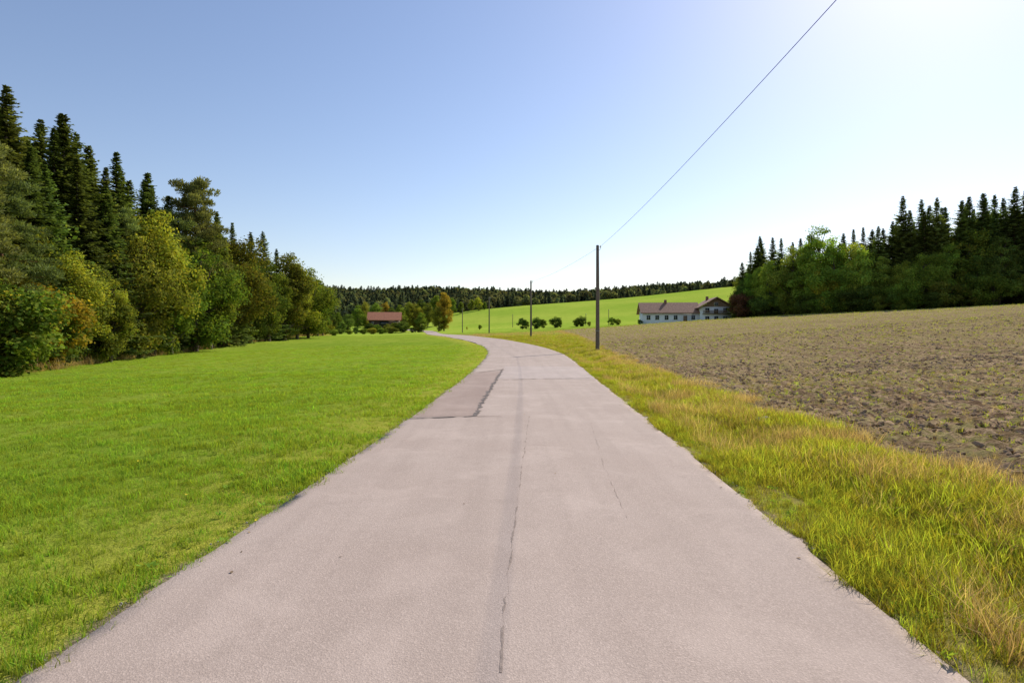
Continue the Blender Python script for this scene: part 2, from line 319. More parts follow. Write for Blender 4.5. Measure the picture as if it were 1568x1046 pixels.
# distant forest, aerial haze painted into its paler, bluer foliage colours
fcon=foliage('hazed_distant_needles',(.14,.175,.125),trans=.35,objcol=False,huevar=.05,valvar=.6)
fdec=foliage('hazed_distant_leaves',(.20,.22,.11),trans=.4,objcol=False,huevar=.07,valvar=.6)
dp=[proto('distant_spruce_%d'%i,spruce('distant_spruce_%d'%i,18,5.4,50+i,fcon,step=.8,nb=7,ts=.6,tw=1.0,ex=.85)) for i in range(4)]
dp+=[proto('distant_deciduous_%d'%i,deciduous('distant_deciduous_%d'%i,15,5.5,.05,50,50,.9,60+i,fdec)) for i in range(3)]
x=R.uniform(-650,750,24000); y=R.uniform(430,900,24000)
d=sdpoly(x,y,BFOR); keep=d>0; x=x[keep];y=y[keep]
cell={}; sel=[]
for i in range(len(x)):
    kx=(int(x[i]//7),int(y[i]//7))
    if kx in cell: continue
    cell[kx]=1; sel.append(i)
x=x[sel];y=y[sel]; z=H(x,y)-.3; m=len(x)
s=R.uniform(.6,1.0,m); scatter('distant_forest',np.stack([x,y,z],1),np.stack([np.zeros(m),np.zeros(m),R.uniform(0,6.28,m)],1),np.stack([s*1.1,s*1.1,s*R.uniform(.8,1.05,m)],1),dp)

# ------------------------------------------------------------------ ground
def stretch(a,b,fine,grow,start=0.0,fine_to=10):
    out=[start]; st=fine
    while out[-1]<b:
        if out[-1]>fine_to: st*=grow
        out.append(out[-1]+st)
    neg=[start]; st=fine
    while neg[-1]>a:
        if neg[-1]<-fine_to*(1 if a<-100 else .3): st*=grow
        neg.append(neg[-1]-st)
    return np.array(sorted(set(neg[1:]+out)))
gx=stretch(-2500,2500,.14,1.025,0,9); gy=stretch(-80,3000,.14,1.018,0,16)
GX,GY=np.meshgrid(gx,gy); fx=GX.ravel();fy=GY.ravel(); gz=H(fx,fy); e=edge(fx,fy)
cellw=np.interp(np.abs(fy),[0,14,60,300],[.05,.06,.12,.25])
gz-=np.clip((.0-e)/.2,0,1)*cellw; gz-=.008*np.clip((.6-e)/.6,0,1)
df=sdpoly(fx,fy,FIELD)
rg=np.random.default_rng(3)
gz+=np.where(df>.1,1,0)*rg.normal(size=len(fx))*.032*np.clip(1.3-fy/60,0.15,1)
rowc=(fx*math.cos(.22)+fy*math.sin(.22)); gz+=np.where(df>.3,1,0)*.05*np.sin(rowc*2*math.pi/.75)*np.clip(1-fy/35,0,1)
gz+=np.where(df>0,np.clip(df/.4,0,1),0)*.04
nx=len(gx);ny=len(gy); idx=np.arange(nx*ny).reshape(ny,nx)
Q=np.stack([idx[:-1,:-1],idx[:-1,1:],idx[1:,1:],idx[1:,:-1]],-1).reshape(-1,4)
gm,nt=newmat('ground_cover'); g=NT(nt); co=g.n('ShaderNodeTexCoord').outputs['Object']
def msk(a,soft,nsc,namp):
    at=g.attr(a).outputs['Fac']; nn=g.math('MULTIPLY',g.math('SUBTRACT',g.noise(co,nsc,4),.5),namp)
    return g.math('ADD',g.math('DIVIDE',g.math('ADD',at,nn),soft),.5,True)
fine=g.noise(co,22,5,.7); mid=g.noise(co,1.6,4,.6); big=g.noise(co,.07,3,.5)
mp=g.n('ShaderNodeMapping',{'Vector':co,'Scale':(1.2,.09,1),'Rotation':(0,0,.12)}); streak=g.noise(mp.outputs[0],1.0,3,.6)
mead=g.mix(g.ramp(mid,.3,.7),(.17,.265,.022),(.275,.37,.035))
mead=g.mix(g.ramp(big,.4,.65),mead,(.30,.375,.038))
mead=g.mix(g.math('MULTIPLY',g.ramp(streak,.45,.75),.5),mead,(.37,.40,.07))
mead=g.mix(g.math('MULTIPLY',g.ramp(g.noise(co,.5,5,.65),.5,.7),.4),mead,(.14,.235,.02))
mead=g.mix(g.math('MULTIPLY',g.ramp(fine,.4,.75),.4),mead,(.10,.17,.015))
mead=g.mix(msk('a_shoulder',3.0,.6,2.0),mead,(.42,.39,.06))
hill=g.mix(g.ramp(g.noise(co,.02,3),.4,.6),(.29,.40,.045),(.37,.45,.06))
hill=g.mix(g.math('MULTIPLY',g.ramp(g.noise(co,.25,5,.7),.45,.7),.25),hill,(.20,.30,.03))
mead=g.mix(msk('a_hill',30,.05,20),mead,hill)
verge=g.mix(g.ramp(mid,.35,.65),(.28,.29,.04),(.46,.35,.13))
verge=g.mix(g.math('MULTIPLY',g.ramp(fine,.35,.7),.45),verge,(.15,.13,.03))
c=g.mix(msk('a_verge',.4,1.5,.8),mead,verge)
mp2=g.n('ShaderNodeMapping',{'Vector':co,'Scale':(2.2,.16,1),'Rotation':(0,0,.22)}); rows=g.noise(mp2.outputs[0],1.2,4,.6,.25)
clod=g.noise(co,6,6,.75); cl2=g.noise(co,2.2,5,.7)
soil=g.mix(g.ramp(clod,.40,.60),(.095,.058,.033),(.50,.345,.21))
soil=g.mix(g.math('MULTIPLY',g.ramp(rows,.47,.56),.6),soil,(.15,.095,.055))
soil=g.mix(g.math('MULTIPLY',g.ramp(cl2,.48,.6),.45),soil,(.30,.30,.085))
soil=g.mix(g.math('MULTIPLY',g.ramp(g.noise(co,.12,4,.6),.4,.65),.25),soil,(.40,.32,.13))
soil=g.mix(g.math('MULTIPLY',g.ramp(g.attr('a_far').outputs['Fac'],25,110),.3),soil,(.40,.335,.125))
c=g.mix(msk('a_field',.5,1.6,1.6),c,soil)
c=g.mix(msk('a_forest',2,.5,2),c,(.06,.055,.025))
dirt=g.mix(g.ramp(clod,.3,.7),(.17,.13,.08),(.36,.29,.19))
c=g.mix(msk('a_edge',.08,6,.16),c,dirt)
hb=g.math('ADD',g.math('MULTIPLY',fine,.5),clod)
bmp=g.n('ShaderNodeBump',{'Height':hb,'Strength':.8,'Distance':.10})
p=g.n('ShaderNodeBsdfPrincipled',{'Base Color':c,'Roughness':1.0,'Normal':bmp,'Specular IOR Level':.0}); g.n('ShaderNodeOutputMaterial',{0:p})
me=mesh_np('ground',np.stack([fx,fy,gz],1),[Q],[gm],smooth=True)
lat=droad(fx,fy)
fattr(me,'a_field',df); fattr(me,'a_far',fy)
vr=np.where((lat>0)&(fy<135),2.9-np.abs(e-.3)+.2,-5.0); fattr(me,'a_verge',vr)
fattr(me,'a_shoulder',np.where(lat<0,1.0-e,-5))
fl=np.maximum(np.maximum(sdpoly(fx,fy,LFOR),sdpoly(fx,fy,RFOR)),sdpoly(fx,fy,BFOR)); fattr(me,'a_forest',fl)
fattr(me,'a_edge',.06-np.abs(e)); fattr(me,'a_hill',fy-190)
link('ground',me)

# ------------------------------------------------------------------ road
ys=np.concatenate([np.arange(-40,0,.5),np.arange(0,16,.07),np.arange(16,60,.25),np.arange(60,300,1.0)])
us=np.array([-1,-.985,-.93,-.6,-.3,0,.3,.6,.93,.985,1.0]); V=[]
for y in ys:
    sl=float(rslope(y)); nn=np.array([1,-sl])/math.hypot(1,sl); c=np.array([float(rx(y)),y]); w=float(rw(y))
    for j,u in enumerate(us):
        off=u*w
        if j in(0,10): off+=(1 if u>0 else -1)*(.03*math.sin(y*2.1+j)+.025*math.sin(y*5.7+j*2)+R.normal()*.02)*1.0
        V.append((c[0]+nn[0]*off,c[1]+nn[1]*off,0))
V=np.array(V); V[:,2]=H0(V[:,0],V[:,1])+.012+.025*(1-(np.tile(us,len(ys)))**2)
V[0::11,2]-=.025; V[10::11,2]-=.025
idx=np.arange(len(V)).reshape(len(ys),11); Q=np.stack([idx[:-1,:-1],idx[:-1,1:],idx[1:,1:],idx[1:,:-1]],-1).reshape(-1,4)
def asphalt(name,a,b,dark=1.0):
    m,nt=newmat(name); g=NT(nt); co=g.n('ShaderNodeTexCoord').outputs['Object']
    ag=g.n('ShaderNodeTexVoronoi',{'Vector':co,'Scale':120.0}); f1=g.noise(co,80,4,.8); f2=g.noise(co,.55,4,.6)
    mp=g.n('ShaderNodeMapping',{'Vector':co,'Scale':(2.6,.12,1),'Rotation':(0,0,.05)}); tr=g.noise(mp.outputs[0],1.0,3,.6)
    c=g.mix(g.ramp(f2,.3,.7),a,b)
    c=g.mix(g.math('MULTIPLY',g.ramp(tr,.42,.68),.45),c,tuple(x*.84 for x in a))
    c=g.mix(g.math('MULTIPLY',g.ramp(f1,.42,.72),.6),c,tuple(x*.5 for x in a))
    cc=g.n('ShaderNodeSeparateColor',{0:ag.outputs['Color']}).outputs[0]
    c=g.mix(g.math('MULTIPLY',g.ramp(cc,.70,.95),.28),c,tuple(min(1,x*1.4) for x in b))
    c=g.mix(g.math('MULTIPLY',g.ramp(g.noise(co,3.0,5,.7),.56,.72),.3),c,tuple(x*.72 for x in a))
    c=g.mix(g.math('MULTIPLY',g.ramp(g.noise(co,1.1,6,.65,.6),.52,.64),.22),c,tuple(x*1.2 for x in b))
    h=g.math('ADD',ag.outputs['Distance'],g.math('MULTIPLY',f1,.8)); bm=g.n('ShaderNodeBump',{'Height':h,'Strength':.32,'Distance':.006})
    p=g.n('ShaderNodeBsdfPrincipled',{'Base Color':c,'Roughness':.9,'Normal':bm,'Specular IOR Level':.12}); g.n('ShaderNodeOutputMaterial',{0:p}); return m
asp=asphalt('asphalt',(.455,.352,.288),(.52,.412,.343)); pat=asphalt('asphalt_patch',(.375,.275,.222),(.43,.325,.268)); asp2=asphalt('asphalt_newer',(.49,.395,.338),(.53,.43,.372))
tar=simple('tar',(.17,.14,.12),.8,.3,8,.3,.1); crk=simple('crack_fill',(.32,.25,.205),.95,.2,20,.3,.1)
road=link('road',mesh_np('road',V,[Q],[asp],smooth=True))
def roadz(x,y):
    u=droad(x,y)/rw(y); return H0(x,y)+.012+np.interp(u,us,.025*(1-us**2))
def g2(px,py): Y=CH*F/(py-HY); return ((px-CX)/F*Y,Y)
def strip(name,pts,w,mat,lift=.004,jit=.01,seed=0,ragged=.5):
    gg=np.random.default_rng(seed); pts=np.array(pts,float); seg=np.hypot(*np.diff(pts,axis=0).T); s=np.concatenate([[0],np.cumsum(seg)]); t=np.arange(0,s[-1],.03)
    x=np.interp(t,s,pts[:,0]);y=np.interp(t,s,pts[:,1]); jx=np.convolve(gg.normal(size=len(t)+8),np.ones(9)/3,'valid')*jit; jy=np.convolve(gg.normal(size=len(t)+8),np.ones(9)/3,'valid')*jit
    x=x+jx;y=y+jy; dx=np.gradient(np.interp(t,s,pts[:,0]));dy=np.gradient(np.interp(t,s,pts[:,1])); l=np.hypot(dx,dy)+1e-9; n_=np.stack([-dy/l,dx/l],1)
    ww=w*.5*(1+ragged*np.convolve(gg.normal(size=len(t)+4),np.ones(5)/2.2,'valid')); ww=np.clip(ww,w*.05,w)
    A=np.stack([x,y],1)+n_*ww[:,None]; B=np.stack([x,y],1)-n_*ww[:,None]; VV=np.concatenate([A,B]); z=roadz(VV[:,0],VV[:,1])+lift
    k=len(t); i=np.arange(k-1); link(name,mesh_np(name,np.column_stack([VV,z]),[np.stack([i,i+1,i+1+k,i+k],1)],[mat]),parent=road)
strip('centre_crack',[g2(765,1046),g2(775,930),g2(785,840),g2(800,720),g2(811,640)],.007,crk,.002,.008,1,1.6)
strip('side_crack',[g2(960,800),g2(925,720),g2(905,650)],.003,crk,.002,.008,2,1.4)
strip('tar_seam',[g2(727,641),g2(742,612),g2(770,566)],.07,tar,.008,.014,3,.7)
strip('tar_seam',[g2(622,644),g2(660,643),g2(727,641)],.04,tar,.0085,.01,4,.9)
strip('tar_seam',[g2(727,641),g2(770,641)],.02,crk,.0085,.01,5,.9)
strip('joint_or_painted_shadow',[g2(757,584),g2(910,579)],.05,crk,.008,.01,6,.6)
strip('joint_or_painted_shadow',[g2(735,571),g2(772,567)],.14,crk,.008,.03,7,.4)  # dark strip painted on the road as part of the pole's cast shadow
def sheet(name,f0,f1,y0,y1,mat,lift):
    yy=np.arange(y0,y1,.1); tt=np.linspace(0,1,9); VV=[]
    for y in yy:
        a=f0(y);b=f1(y)
        for t in tt: VV.append((a+(b-a)*t,y))
    VV=np.array(VV); z=roadz(VV[:,0],VV[:,1])+lift; ii=np.arange(len(VV)).reshape(len(yy),9)
    link(name,mesh_np(name,np.column_stack([VV,z]),[np.stack([ii[:-1,:-1],ii[:-1,1:],ii[1:,1:],ii[1:,:-1]],-1).reshape(-1,4)],[mat],smooth=True),parent=road)
sheet('patch',lambda y:float(rx(y)-rw(y)*.985),lambda y:float(np.interp(y,[10.64,13.66,24.9],[g2(727,641)[0],g2(742,612)[0],g2(770,566)[0]])),10.64,23.2,pat,.004)
sheet('newer_surface',lambda y:float(np.interp(y,[18.8,24.9],[g2(757,584)[0]+.04,g2(770,566)[0]+.04])),lambda y:float(rx(y)+rw(y)*.985),19.5,27,asp2,.004)

# ------------------------------------------------------------------ grass & field litter
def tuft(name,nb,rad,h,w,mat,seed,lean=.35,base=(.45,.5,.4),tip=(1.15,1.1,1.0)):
    g=np.random.default_rng(seed); V=[];Q=[];C=[];k=0
    for i in range(nb):
        a=g.uniform(0,6.28); r=rad*math.sqrt(g.random()); p=np.array([r*math.cos(a),r*math.sin(a),-.01]); hh=h*g.uniform(.5,1.15); az=g.uniform(0,6.28); ln=g.uniform(.1,1)*lean
        o=np.array([math.cos(az),math.sin(az),0]); s=np.array([-o[1],o[0],0])*w*g.uniform(.6,1.2); kk=g.uniform(.65,1.35)
        ps=[p,p+np.array([0,0,hh*.5])+o*hh*ln*.3,p+np.array([0,0,hh*(1-.3*ln)])+o*hh*ln*1.1]
        V+=[ps[0]-s,ps[0]+s,ps[1]-s*.8,ps[1]+s*.8,ps[2]-s*.15,ps[2]+s*.15]; Q+=[(k,k+1,k+3,k+2),(k+2,k+3,k+5,k+4)]; k+=6
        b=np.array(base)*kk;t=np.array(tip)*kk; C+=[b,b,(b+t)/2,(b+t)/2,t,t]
    return mesh_np(name,np.array(V),[np.array(Q)],[mat],None,np.array(C))
gmead=foliage('meadow_grass',(.31,.42,.05),trans=.5,objcol=False,huevar=.07,valvar=.5)
gver=foliage('verge_grass',(.43,.43,.06),trans=.5,objcol=False,huevar=.09,valvar=.5)
gdry=foliage('dry_grass',(.62,.44,.21),trans=.4,objcol=False,huevar=.04,valvar=.6)
gseed=foliage('seedlings',(.38,.40,.09),trans=.45,objcol=False,huevar=.06,valvar=.5)
flow=simple('petals',(.75,.55,.02),.6,.1)
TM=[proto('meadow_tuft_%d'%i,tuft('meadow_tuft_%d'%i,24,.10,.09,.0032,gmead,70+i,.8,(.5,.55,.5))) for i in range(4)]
TM2=[proto('meadow_clump_%d'%i,tuft('meadow_clump_%d'%i,36,.22,.09,.006,gmead,80+i,.8,(.7,.75,.7))) for i in range(3)]
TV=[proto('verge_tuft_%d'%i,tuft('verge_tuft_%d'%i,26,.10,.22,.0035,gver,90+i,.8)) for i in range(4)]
TD=[proto('dry_tuft_%d'%i,tuft('dry_tuft_%d'%i,20,.12,.36,.003,gdry,100+i,.75,(.6,.6,.6),(1.1,1.1,1.1))) for i in range(3)]
TS=[proto('seedling_%d'%i,tuft('seedling_%d'%i,10,.06,.09,.006,gseed,110+i,.9,(.7,.7,.7))) for i in range(3)]
def rots(m,t=.12): return np.stack([R.normal(size=m)*t,R.normal(size=m)*t,R.uniform(0,6.28,m)],1)
def vnoise(x,y,f):
    return .5+.25*np.sin(x*f+2*np.sin(y*f*.7))+.25*np.sin(y*f*1.3+2.1*np.sin(x*f*.6+1))
def zone(x0,x1,y0,y1,dens,test):
    m=int((x1-x0)*(y1-y0)*dens); x=R.uniform(x0,x1,m);y=R.uniform(y0,y1,m); kk=test(x,y)&(x>-1.05*y-5)&(x<1.05*y+5); return x[kk],y[kk]
def left(x,y): return (droad(x,y)<0)&(edge(x,y)>-.09+.10*vnoise(x,y,3)*vnoise(x,y,11))&(sdpoly(x,y,LFOR)<0)
def vg(x,y): return (droad(x,y)>0)&(edge(x,y)>-.07+.16*vnoise(x,y,3)*vnoise(x,y,9))&(sdpoly(x,y,FIELD)<.6*vnoise(x,y,1.7)+.3*vnoise(x,y,5)-.2)
def cat(l): return np.concatenate([a[0] for a in l]),np.concatenate([a[1] for a in l])
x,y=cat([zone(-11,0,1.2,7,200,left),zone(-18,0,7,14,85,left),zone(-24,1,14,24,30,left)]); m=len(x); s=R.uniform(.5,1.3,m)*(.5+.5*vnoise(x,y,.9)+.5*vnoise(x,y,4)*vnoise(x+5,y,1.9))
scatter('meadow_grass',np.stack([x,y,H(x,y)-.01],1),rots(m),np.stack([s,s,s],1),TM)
x,y=cat([zone(-45,3,10,26,11,left),zone(-60,3,26,60,7,left)]); m=len(x); s=R.uniform(.6,1.2,m)
scatter('meadow_grass_clumps',np.stack([x,y,H(x,y)-.02],1),rots(m),np.stack([s,s,s],1),TM2)
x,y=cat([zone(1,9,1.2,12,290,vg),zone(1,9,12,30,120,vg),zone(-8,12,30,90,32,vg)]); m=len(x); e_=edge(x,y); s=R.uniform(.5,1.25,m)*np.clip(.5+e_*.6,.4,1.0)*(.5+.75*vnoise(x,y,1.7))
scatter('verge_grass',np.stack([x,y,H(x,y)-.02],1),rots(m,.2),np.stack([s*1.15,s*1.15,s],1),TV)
def vgd(x,y): return (droad(x,y)>0)&(edge(x,y)>.35)&(sdpoly(x,y,FIELD)<1.3*vnoise(x,y,1.3)-.1)
x,y=cat([zone(1,9,1.2,14,170,vgd),zone(1,9,14,35,95,vgd),zone(-8,12,35,120,25,vgd)]); e_=sdpoly(x,y,FIELD); kk=(R.random(len(x))<np.clip(vnoise(x+3,y,1.1)*1.0-.22+.9*np.exp(-(e_+.1)**2/.45),0,1)); x=x[kk];y=y[kk]; m=len(x); s=R.uniform(.4,1.1,m)*(.6+.5*vnoise(x,y,2.3))
scatter('dry_verge_grass',np.stack([x,y,H(x,y)-.03],1),rots(m,.25),np.stack([s,s,s],1),TD)
# low broad-leaved plants (plantain, clover) near the road
def rosette(nm,seed):
    g=np.random.default_rng(seed); m=14; az=g.uniform(0,6.28,m); el=g.uniform(.1,.7,m); d=np.stack([np.cos(az)*np.cos(el),np.sin(az)*np.cos(el),np.sin(el)],1); s=np.stack([-np.sin(az),np.cos(az),np.zeros(m)],1); l=g.uniform(.012,.026,m)
    V,Q=diamonds(d*l[:,None]*1.1+np.array([0,0,.015])+g.normal(size=(m,3))*np.array([.02,.02,.004]),d,s,l,l*.42); return mesh_np(nm,V,[Q],[gweed],None,np.repeat(g.uniform(.7,1.2,(m,1))*np.ones((1,3)),4,0))
gweed=foliage('weed_leaves',(.25,.37,.05),trans=.45,objcol=False,huevar=.05,valvar=.4)
x,y=zone(-7,6,1.3,9,26,lambda x,y:(edge(x,y)>-.03)&(sdpoly(x,y,FIELD)<-.4)&(R.random(len(x))<.03+.8*np.exp(-edge(x,y)/.35)*vnoise(x,y,1.3))); m=len(x); s=R.uniform(.6,1.2,m)
scatter('broadleaf_weeds',np.stack([x,y,H(x,y)+.01],1),rots(m,.2),np.stack([s,s,s*1.2],1),[proto('weed_%d'%i,rosette('weed_%d'%i,300+i)) for i in range(3)])
def fe(x,y): return sdpoly(x,y,FIELD)>.1
x,y=cat([zone(4,22,3,20,20,fe),zone(5,60,20,60,5,fe)]); kk=R.random(len(x))<vnoise(x,y,.8)*.8+.2; x=x[kk];y=y[kk]; x2,y2=zone(10,110,60,160,1.0,fe); x=np.append(x,x2);y=np.append(y,y2); m=len(x); s=R.uniform(.4,1.3,m)*np.interp(y,[0,30,60,150],[.95,1.2,1.8,3])
scatter('field_seedlings',np.stack([x,y,H(x,y)+.03],1),rots(m,.3),np.stack([s,s,s*.9],1),TS)
x,y=cat([zone(4,22,3,20,8.0,fe),zone(5,60,20,60,1.5,fe)]); x2,y2=zone(-60,-20,18,60,3,lambda x,y:(np.abs(sdpoly(x,y,LFOR)+.8)<1.3)); x3,y3=zone(-70,-30,60,170,1.5,lambda x,y:(np.abs(sdpoly(x,y,LFOR)+.8)<1.3)); x=np.concatenate([x,x2,x3]);y=np.concatenate([y,y2,y3]); m=len(x); s=np.where(x<0,R.uniform(1.2,2.6,m),R.uniform(.15,.45,m))
scatter('straw',np.stack([x,y,H(x,y)+.02],1),rots(m,.4),np.stack([s,s,s],1),[proto('straw_%d'%i,p.data) for i,p in enumerate(TD)])
def rock(name,seed,mat):
    import bmesh
    bm=bmesh.new(); bmesh.ops.create_icosphere(bm,subdivisions=2,radius=1); g=np.random.default_rng(seed); f=g.normal(size=(4,3))*2; ph=g.uniform(0,6,4)
    for v in bm.verts:
        k_=1+.16*sum(math.sin(v.co.dot(Vector(f[i]))+ph[i]) for i in range(4))+g.normal()*.07; v.co=v.co*k_; v.co.z*=.6
    me=bpy.data.meshes.new(name); bm.to_mesh(me); bm.free(); me.materials.append(mat); return me
soilm=simple('soil_clod',(.44,.30,.185),1.0,.3,6,.8,0); stone=simple('pale_stone',(.48,.42,.34),.9,.2,6,.4)
CL=[proto('clod_%d'%i,rock('clod_%d'%i,120+i,soilm)) for i in range(5)]
x,y=cat([zone(4,24,3,14,70,fe),zone(5,30,14,26,30,fe),zone(5,70,26,60,6,fe)]); m=len(x); s=np.clip(R.lognormal(-3.75,.45,m),.012,.065)*np.interp(y,[5,60],[1,1.6])
scatter('soil_clods',np.stack([x,y,H(x,y)+.045],1),R.uniform(0,6.28,(m,3))*np.array([.15,.15,1]),np.stack([s*R.uniform(.8,1.6,m),s,s*.8],1),CL)
x,y=zone(-3,4,1.5,16,50,lambda x,y:np.abs(edge(x,y)-.0)<.08); m=len(x); s=R.uniform(.003,.009,m)
scatter('edge_gravel',np.stack([x,y,H(x,y)+.012],1),R.uniform(0,6.28,(m,3)),np.stack([s,s,s],1),[proto('gravel_%d'%i,rock('gravel_%d'%i,140+i,stone)) for i in range(2)])
def fleaf(nm,seed,col):
    g=np.random.default_rng(seed); V=np.array([(0,-1,0),(.45,-.3,.12),(.5,.3,.2),(0,1,.05),(-.5,.3,.22),(-.45,-.3,.1),(0,0,0)],float)+g.normal(size=(7,3))*.04
    return mesh_np(nm,V,[np.array([(0,1,6),(1,2,6),(2,3,6),(3,4,6),(4,5,6),(5,0,6)])],[simple(nm,col,.8,.3)])
x,y=zone(-3,4,1.8,22,9,lambda x,y:(edge(x,y)<.05)&(R.random(len(x))<.02+.8*np.exp(edge(x,y)/.12))); m=len(x); s=R.uniform(.010,.022,m)
scatter('fallen_leaves',np.stack([x,y,roadz(x,y)+.004],1),rots(m,.15),np.stack([s,s,s],1),[proto('leaf_a',fleaf('leaf_a',1,(.34,.21,.07))),proto('leaf_b',fleaf('leaf_b',2,(.18,.12,.07)))])
def dand():
    A=Acc(); V,Q=tube([(0,0,0),(.004,0,.07)],[.0015,.001],4); A.add(V,Q,1,(.2,.3,.03))
    m=26; a=np.linspace(0,6.28*2,m); d=np.stack([np.cos(a),np.sin(a),np.full(m,.25)],1)*np.linspace(1,.5,m)[:,None]; s=np.stack([-np.sin(a),np.cos(a),np.zeros(m)],1)
    V,Q=diamonds(np.array([[.004,0,.072]])+d*.007,d,s,np.full(m,.007),np.full(m,.003)); A.add(V,Q,0,(1,1,1)); return A.mesh('dandelion',[flow,gmead])
x,y=zone(-18,0,4,22,.7,left); m=len(x); s=R.uniform(.7,1.2,m); scatter('dandelions',np.stack([x,y,H(x,y)],1),rots(m),np.stack([s,s,s],1),[proto('dandelion',dand())])
X,Y=g2(1170,648); link('boundary_stone',rock('boundary_stone',200,stone),(X,Y,float(H(X,Y)[0])+.08),(0,0,.4),(.16,.09,.10))

# ------------------------------------------------------------------ poles & cables
wood=simple('pole_wood',(.16,.125,.095),.85,.3,8,.4); ceram=simple('porcelain',(.7,.68,.62),.25,.05); steel=simple('galvanised_steel',(.25,.25,.25),.45,.2,metal=.6); cab=simple('cable_sheath',(.02,.02,.02),.6,.1)
tops=[]
def pole(X,Y,h,r=.15):
    z=float(H(X,Y)[0])-.1; e=bpy.data.objects.new('utility_pole',None); scene.collection.objects.link(e); e.location=(X,Y,z)
    V,Q=tube([(0,0,-.3),(.01,0,h*.5),(0,0,h-.04),(0,0,h)],[r,r*.86,r*.7,r*.45],12); link('shaft',mesh_np('shaft',V,[Q,np.array([list(range(36,48))])],[wood],smooth=True),parent=e)
    V,Q=tube([(0,0,h-.35),(.05,0,h-.35),(.22,0,h-.35),(.24,0,h-.25),(.24,0,h-.18)],[.02]*5,6); link('bracket',mesh_np('bracket',V,[Q],[steel]),parent=e)
    V,Q=tube([(.24,0,h-.2),(.24,0,h-.16),(.24,0,h-.12),(.24,0,h-.08),(.24,0,h-.03)],[.03,.055,.035,.05,.02],10); link('insulator',mesh_np('insulator',V,[Q],[ceram],smooth=True),parent=e)
    V,Q=tube([(0,0,1.6),(0,0,1.66)],[r*.98+.01]*2,12); link('band',mesh_np('band',V,[Q],[steel]),parent=e)
    return (X+.24,Y,z+h-.08)
tops.append(pole(5.9,2.5,8.5)); tops.append(pole((915-CX)/F*45,45,8.4,.165)); tops.append(pole((813-CX)/F*84,84,8.4)); tops.append(pole((749-CX)/F*130,130,8.4)); tops.append(pole((708-CX)/F*190,190,8.2)); tops.append(pole((680-CX)/F*245,245,8.0))
for px,Y,h in [(932,205,5.8),(897,215,4.5),(785,235,5.5)]: pole((px-CX)/F*Y,Y,h,.12)
for i,(a,b) in enumerate(zip(tops[:-1],tops[1:])):
    a=np.array(a);b=np.array(b); t=np.linspace(0,1,40); L=np.linalg.norm(b-a); pts=a+(b-a)*t[:,None]; pts[:,2]-=4*(L/40)**2*.35*t*(1-t)
    V,Q=tube(pts,[.0085]*40,5); link('overhead_cable',mesh_np('overhead_cable',V,[Q],[cab],smooth=True))

# ------------------------------------------------------------------ buildings
plaster=simple('white_plaster',(.80,.79,.76),.9,.05,2,.1); tile=simple('roof_tiles',(.28,.155,.105),.85,.35,3,.5); redt=simple('red_roof_tiles',(.42,.17,.09),.85,.35,3,.5)
glass=simple('window_glass',(.03,.035,.04),.1,.1,spec=.6); timber=simple('timber_cladding',(.22,.14,.085),.8,.3,4,.4); dtimber=simple('dark_timber',(.10,.065,.045),.8,.3,4,.4); white=simple('white_trim',(.7,.7,.68),.6,.05); brick=simple('chimney_brick',(.25,.12,.08),.9,.3)
def box(nm,x0,x1,y0,y1,z0,z1,mat,par):
    V=np.array([(x,y,z) for z in(z0,z1) for x,y in((x0,y0),(x1,y0),(x1,y1),(x0,y1))]); Fc=np.array([(3,2,1,0),(4,5,6,7),(0,1,5,4),(1,2,6,5),(2,3,7,6),(3,0,4,7)]); return link(nm,mesh_np(nm,V,[Fc],[mat]),parent=par)
def prism(nm,pts,ax,a,b,mat,par):
    k=len(pts); V=[]
    for t in(a,b):
        for p in pts: V.append((t,p[0],p[1]) if ax=='x' else (p[0],t,p[1]))
    me=bpy.data.meshes.new(nm); Fc=[tuple(range(k)),tuple(range(2*k-1,k-1,-1))]+[(i,i+k,(i+1)%k+k,(i+1)%k) for i in range(k)]
    me.from_pydata(V,[],Fc); me.materials.append(mat); return link(nm,me,parent=par)
def roofsect(c,half,ze,zr,th):
    return [(c-half,ze),(c,zr),(c+half,ze),(c+half,ze+th),(c,zr+th),(c-half,ze+th)]
def window(par,x,y,z,w,h,i):
    box('window_frame_%d'%i,x-w/2-.1,x+w/2+.1,y-.04,y-.002,z-.1,z+h+.1,white,par); box('window_pane_%d'%i,x-w/2,x+w/2,y-.06,y-.041,z,z+h,glass,par); box('mullion_%d'%i,x-.03,x+.03,y-.08,y-.061,z,z+h,white,par)
X,Y,_=P(1027,494,175); hz=float(H(X,Y)[0])
hb=max(hz-.3,CH+(HY-494)/F*178-.2)
e=bpy.data.objects.new('farmhouse',None); scene.collection.objects.link(e); e.location=(X,Y,hb); e.rotation_euler=(0,0,math.radians(-6)); e.scale=(1.05,1.05,1.05)
box('wing_walls',-8,8.2,0,9,-2.5,3.1,plaster,e); prism('wing_roof',roofsect(4.5,5.3,2.75,6.0,.22),'x',-8.8,8.6,tile,e)
prism('wing_gable',[(0.02,3.11),(4.5,5.85),(8.98,3.11)],'x',-7.98,-7.7,plaster,e)
box('main_walls',8.21,16.8,-1.6,10,-2.5,4.6,plaster,e); prism('main_roof',roofsect(12.5,5.3,4.15,7.2,.24),'y',-2.9,10.8,tile,e)
prism('main_gable',[(8.3,4.61),(12.5,7.0),(16.7,4.61)],'y',-1.58,-1.3,timber,e)
box('balcony_floor',8.6,16.4,-2.6,-1.61,2.5,2.65,timber,e); box('balcony_rail',8.6,16.4,-2.62,-2.55,3.45,3.55,timber,e)
for i in range(27): box('baluster_%d'%i,8.65+i*.29,8.8+i*.29,-2.61,-2.56,2.66,3.44,timber,e)
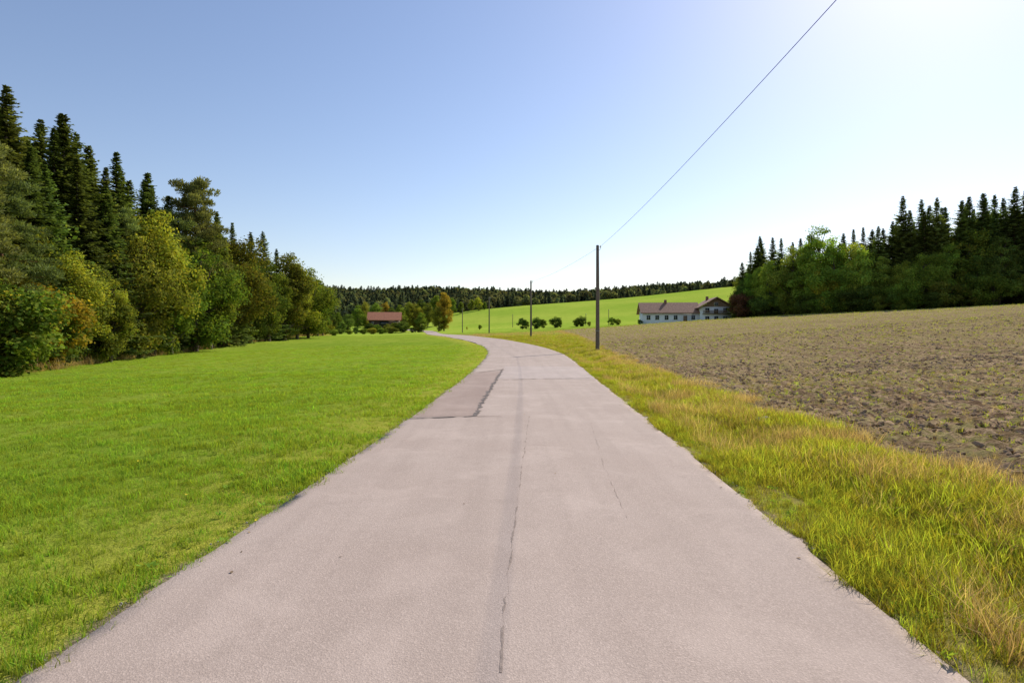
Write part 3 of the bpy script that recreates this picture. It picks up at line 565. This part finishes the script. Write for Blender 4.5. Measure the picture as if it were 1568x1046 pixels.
for i,xx in enumerate([-6.4,-3.9,-1.2,1.4,6.4]): window(e,xx,0,1.0,1.0,1.2,i)
box('door',3.6,4.7,-.05,-.003,-.1,2.1,timber,e)
for i,(xx,zz) in enumerate([(10,.6),(12.5,.6),(15,.6),(10,3.0),(12.5,2.75),(15,3.0)]): window(e,xx,-1.6,zz,1.1,1.25,10+i)
window(e,12.5,-1.6,5.0,.9,.8,20)
box('chimney',-1.2,-.5,4.0,4.7,5.5,7.0,brick,e); box('chimney_tall',11.2,11.9,5,5.7,6.0,8.0,brick,e)
X,Y,_=P(588,497,262); e=bpy.data.objects.new('farm_barn',None); scene.collection.objects.link(e); e.location=(X,Y,CH+(HY-498)/F*262); e.rotation_euler=(0,0,math.radians(8))
box('walls',-6.8,6.8,0,9,-4,2.6,dtimber,e); prism('roof',roofsect(4.5,5.8,2.1,5.9,.25),'x',-7.8,7.8,redt,e); prism('gable',[(0.05,2.61),(4.5,5.6),(8.95,2.61)],'x',-6.75,6.75,dtimber,e)
box('barn_door',-2,2,-.08,-.003,-.5,2.0,glass,e)
for i,xx in enumerate([-5,5]): window(e,xx,0,.6,.8,.8,i)

# ------------------------------------------------------------------ light, sky, camera
AZ=math.radians(38.5); EL=math.radians(38)
w=bpy.data.worlds.new('World'); scene.world=w; w.use_nodes=True; nt=w.node_tree; bg=nt.nodes['Background']; sky=nt.nodes.new('ShaderNodeTexSky'); sky.sky_type='NISHITA'; sky.sun_disc=False; sky.sun_elevation=EL; sky.sun_rotation=AZ; sky.altitude=300; sky.air_density=1.25; sky.dust_density=0.5; sky.ozone_density=2.6
mx=nt.nodes.new('ShaderNodeMix'); mx.data_type='RGBA'; mx.blend_type='MULTIPLY'; mx.inputs[0].default_value=1; mx.inputs[7].default_value=(1.07,.965,.985,1)
nt.links.new(sky.outputs[0],mx.inputs[6]); nt.links.new(mx.outputs[2],bg.inputs[0]); bg.inputs[1].default_value=.145
l=bpy.data.lights.new('sun','SUN'); l.energy=5; l.angle=math.radians(.53); l.color=(1,.94,.85); so=bpy.data.objects.new('sun',l); scene.collection.objects.link(so)
dv=Vector((math.sin(AZ)*math.cos(EL),math.cos(AZ)*math.cos(EL),math.sin(EL))); so.rotation_euler=dv.to_track_quat('Z','Y').to_euler()
scene.view_settings.view_transform='Standard'; scene.view_settings.look='None'; scene.view_settings.exposure=0
cd=bpy.data.cameras.new('camera'); cam=bpy.data.objects.new('camera',cd); scene.collection.objects.link(cam); cam.location=(0,0,CH); cam.rotation_euler=(math.radians(90),0,0); cd.lens=20; cd.sensor_width=36; cd.shift_y=-13/1568; cd.clip_start=.05; cd.clip_end=8000; scene.camera=cam
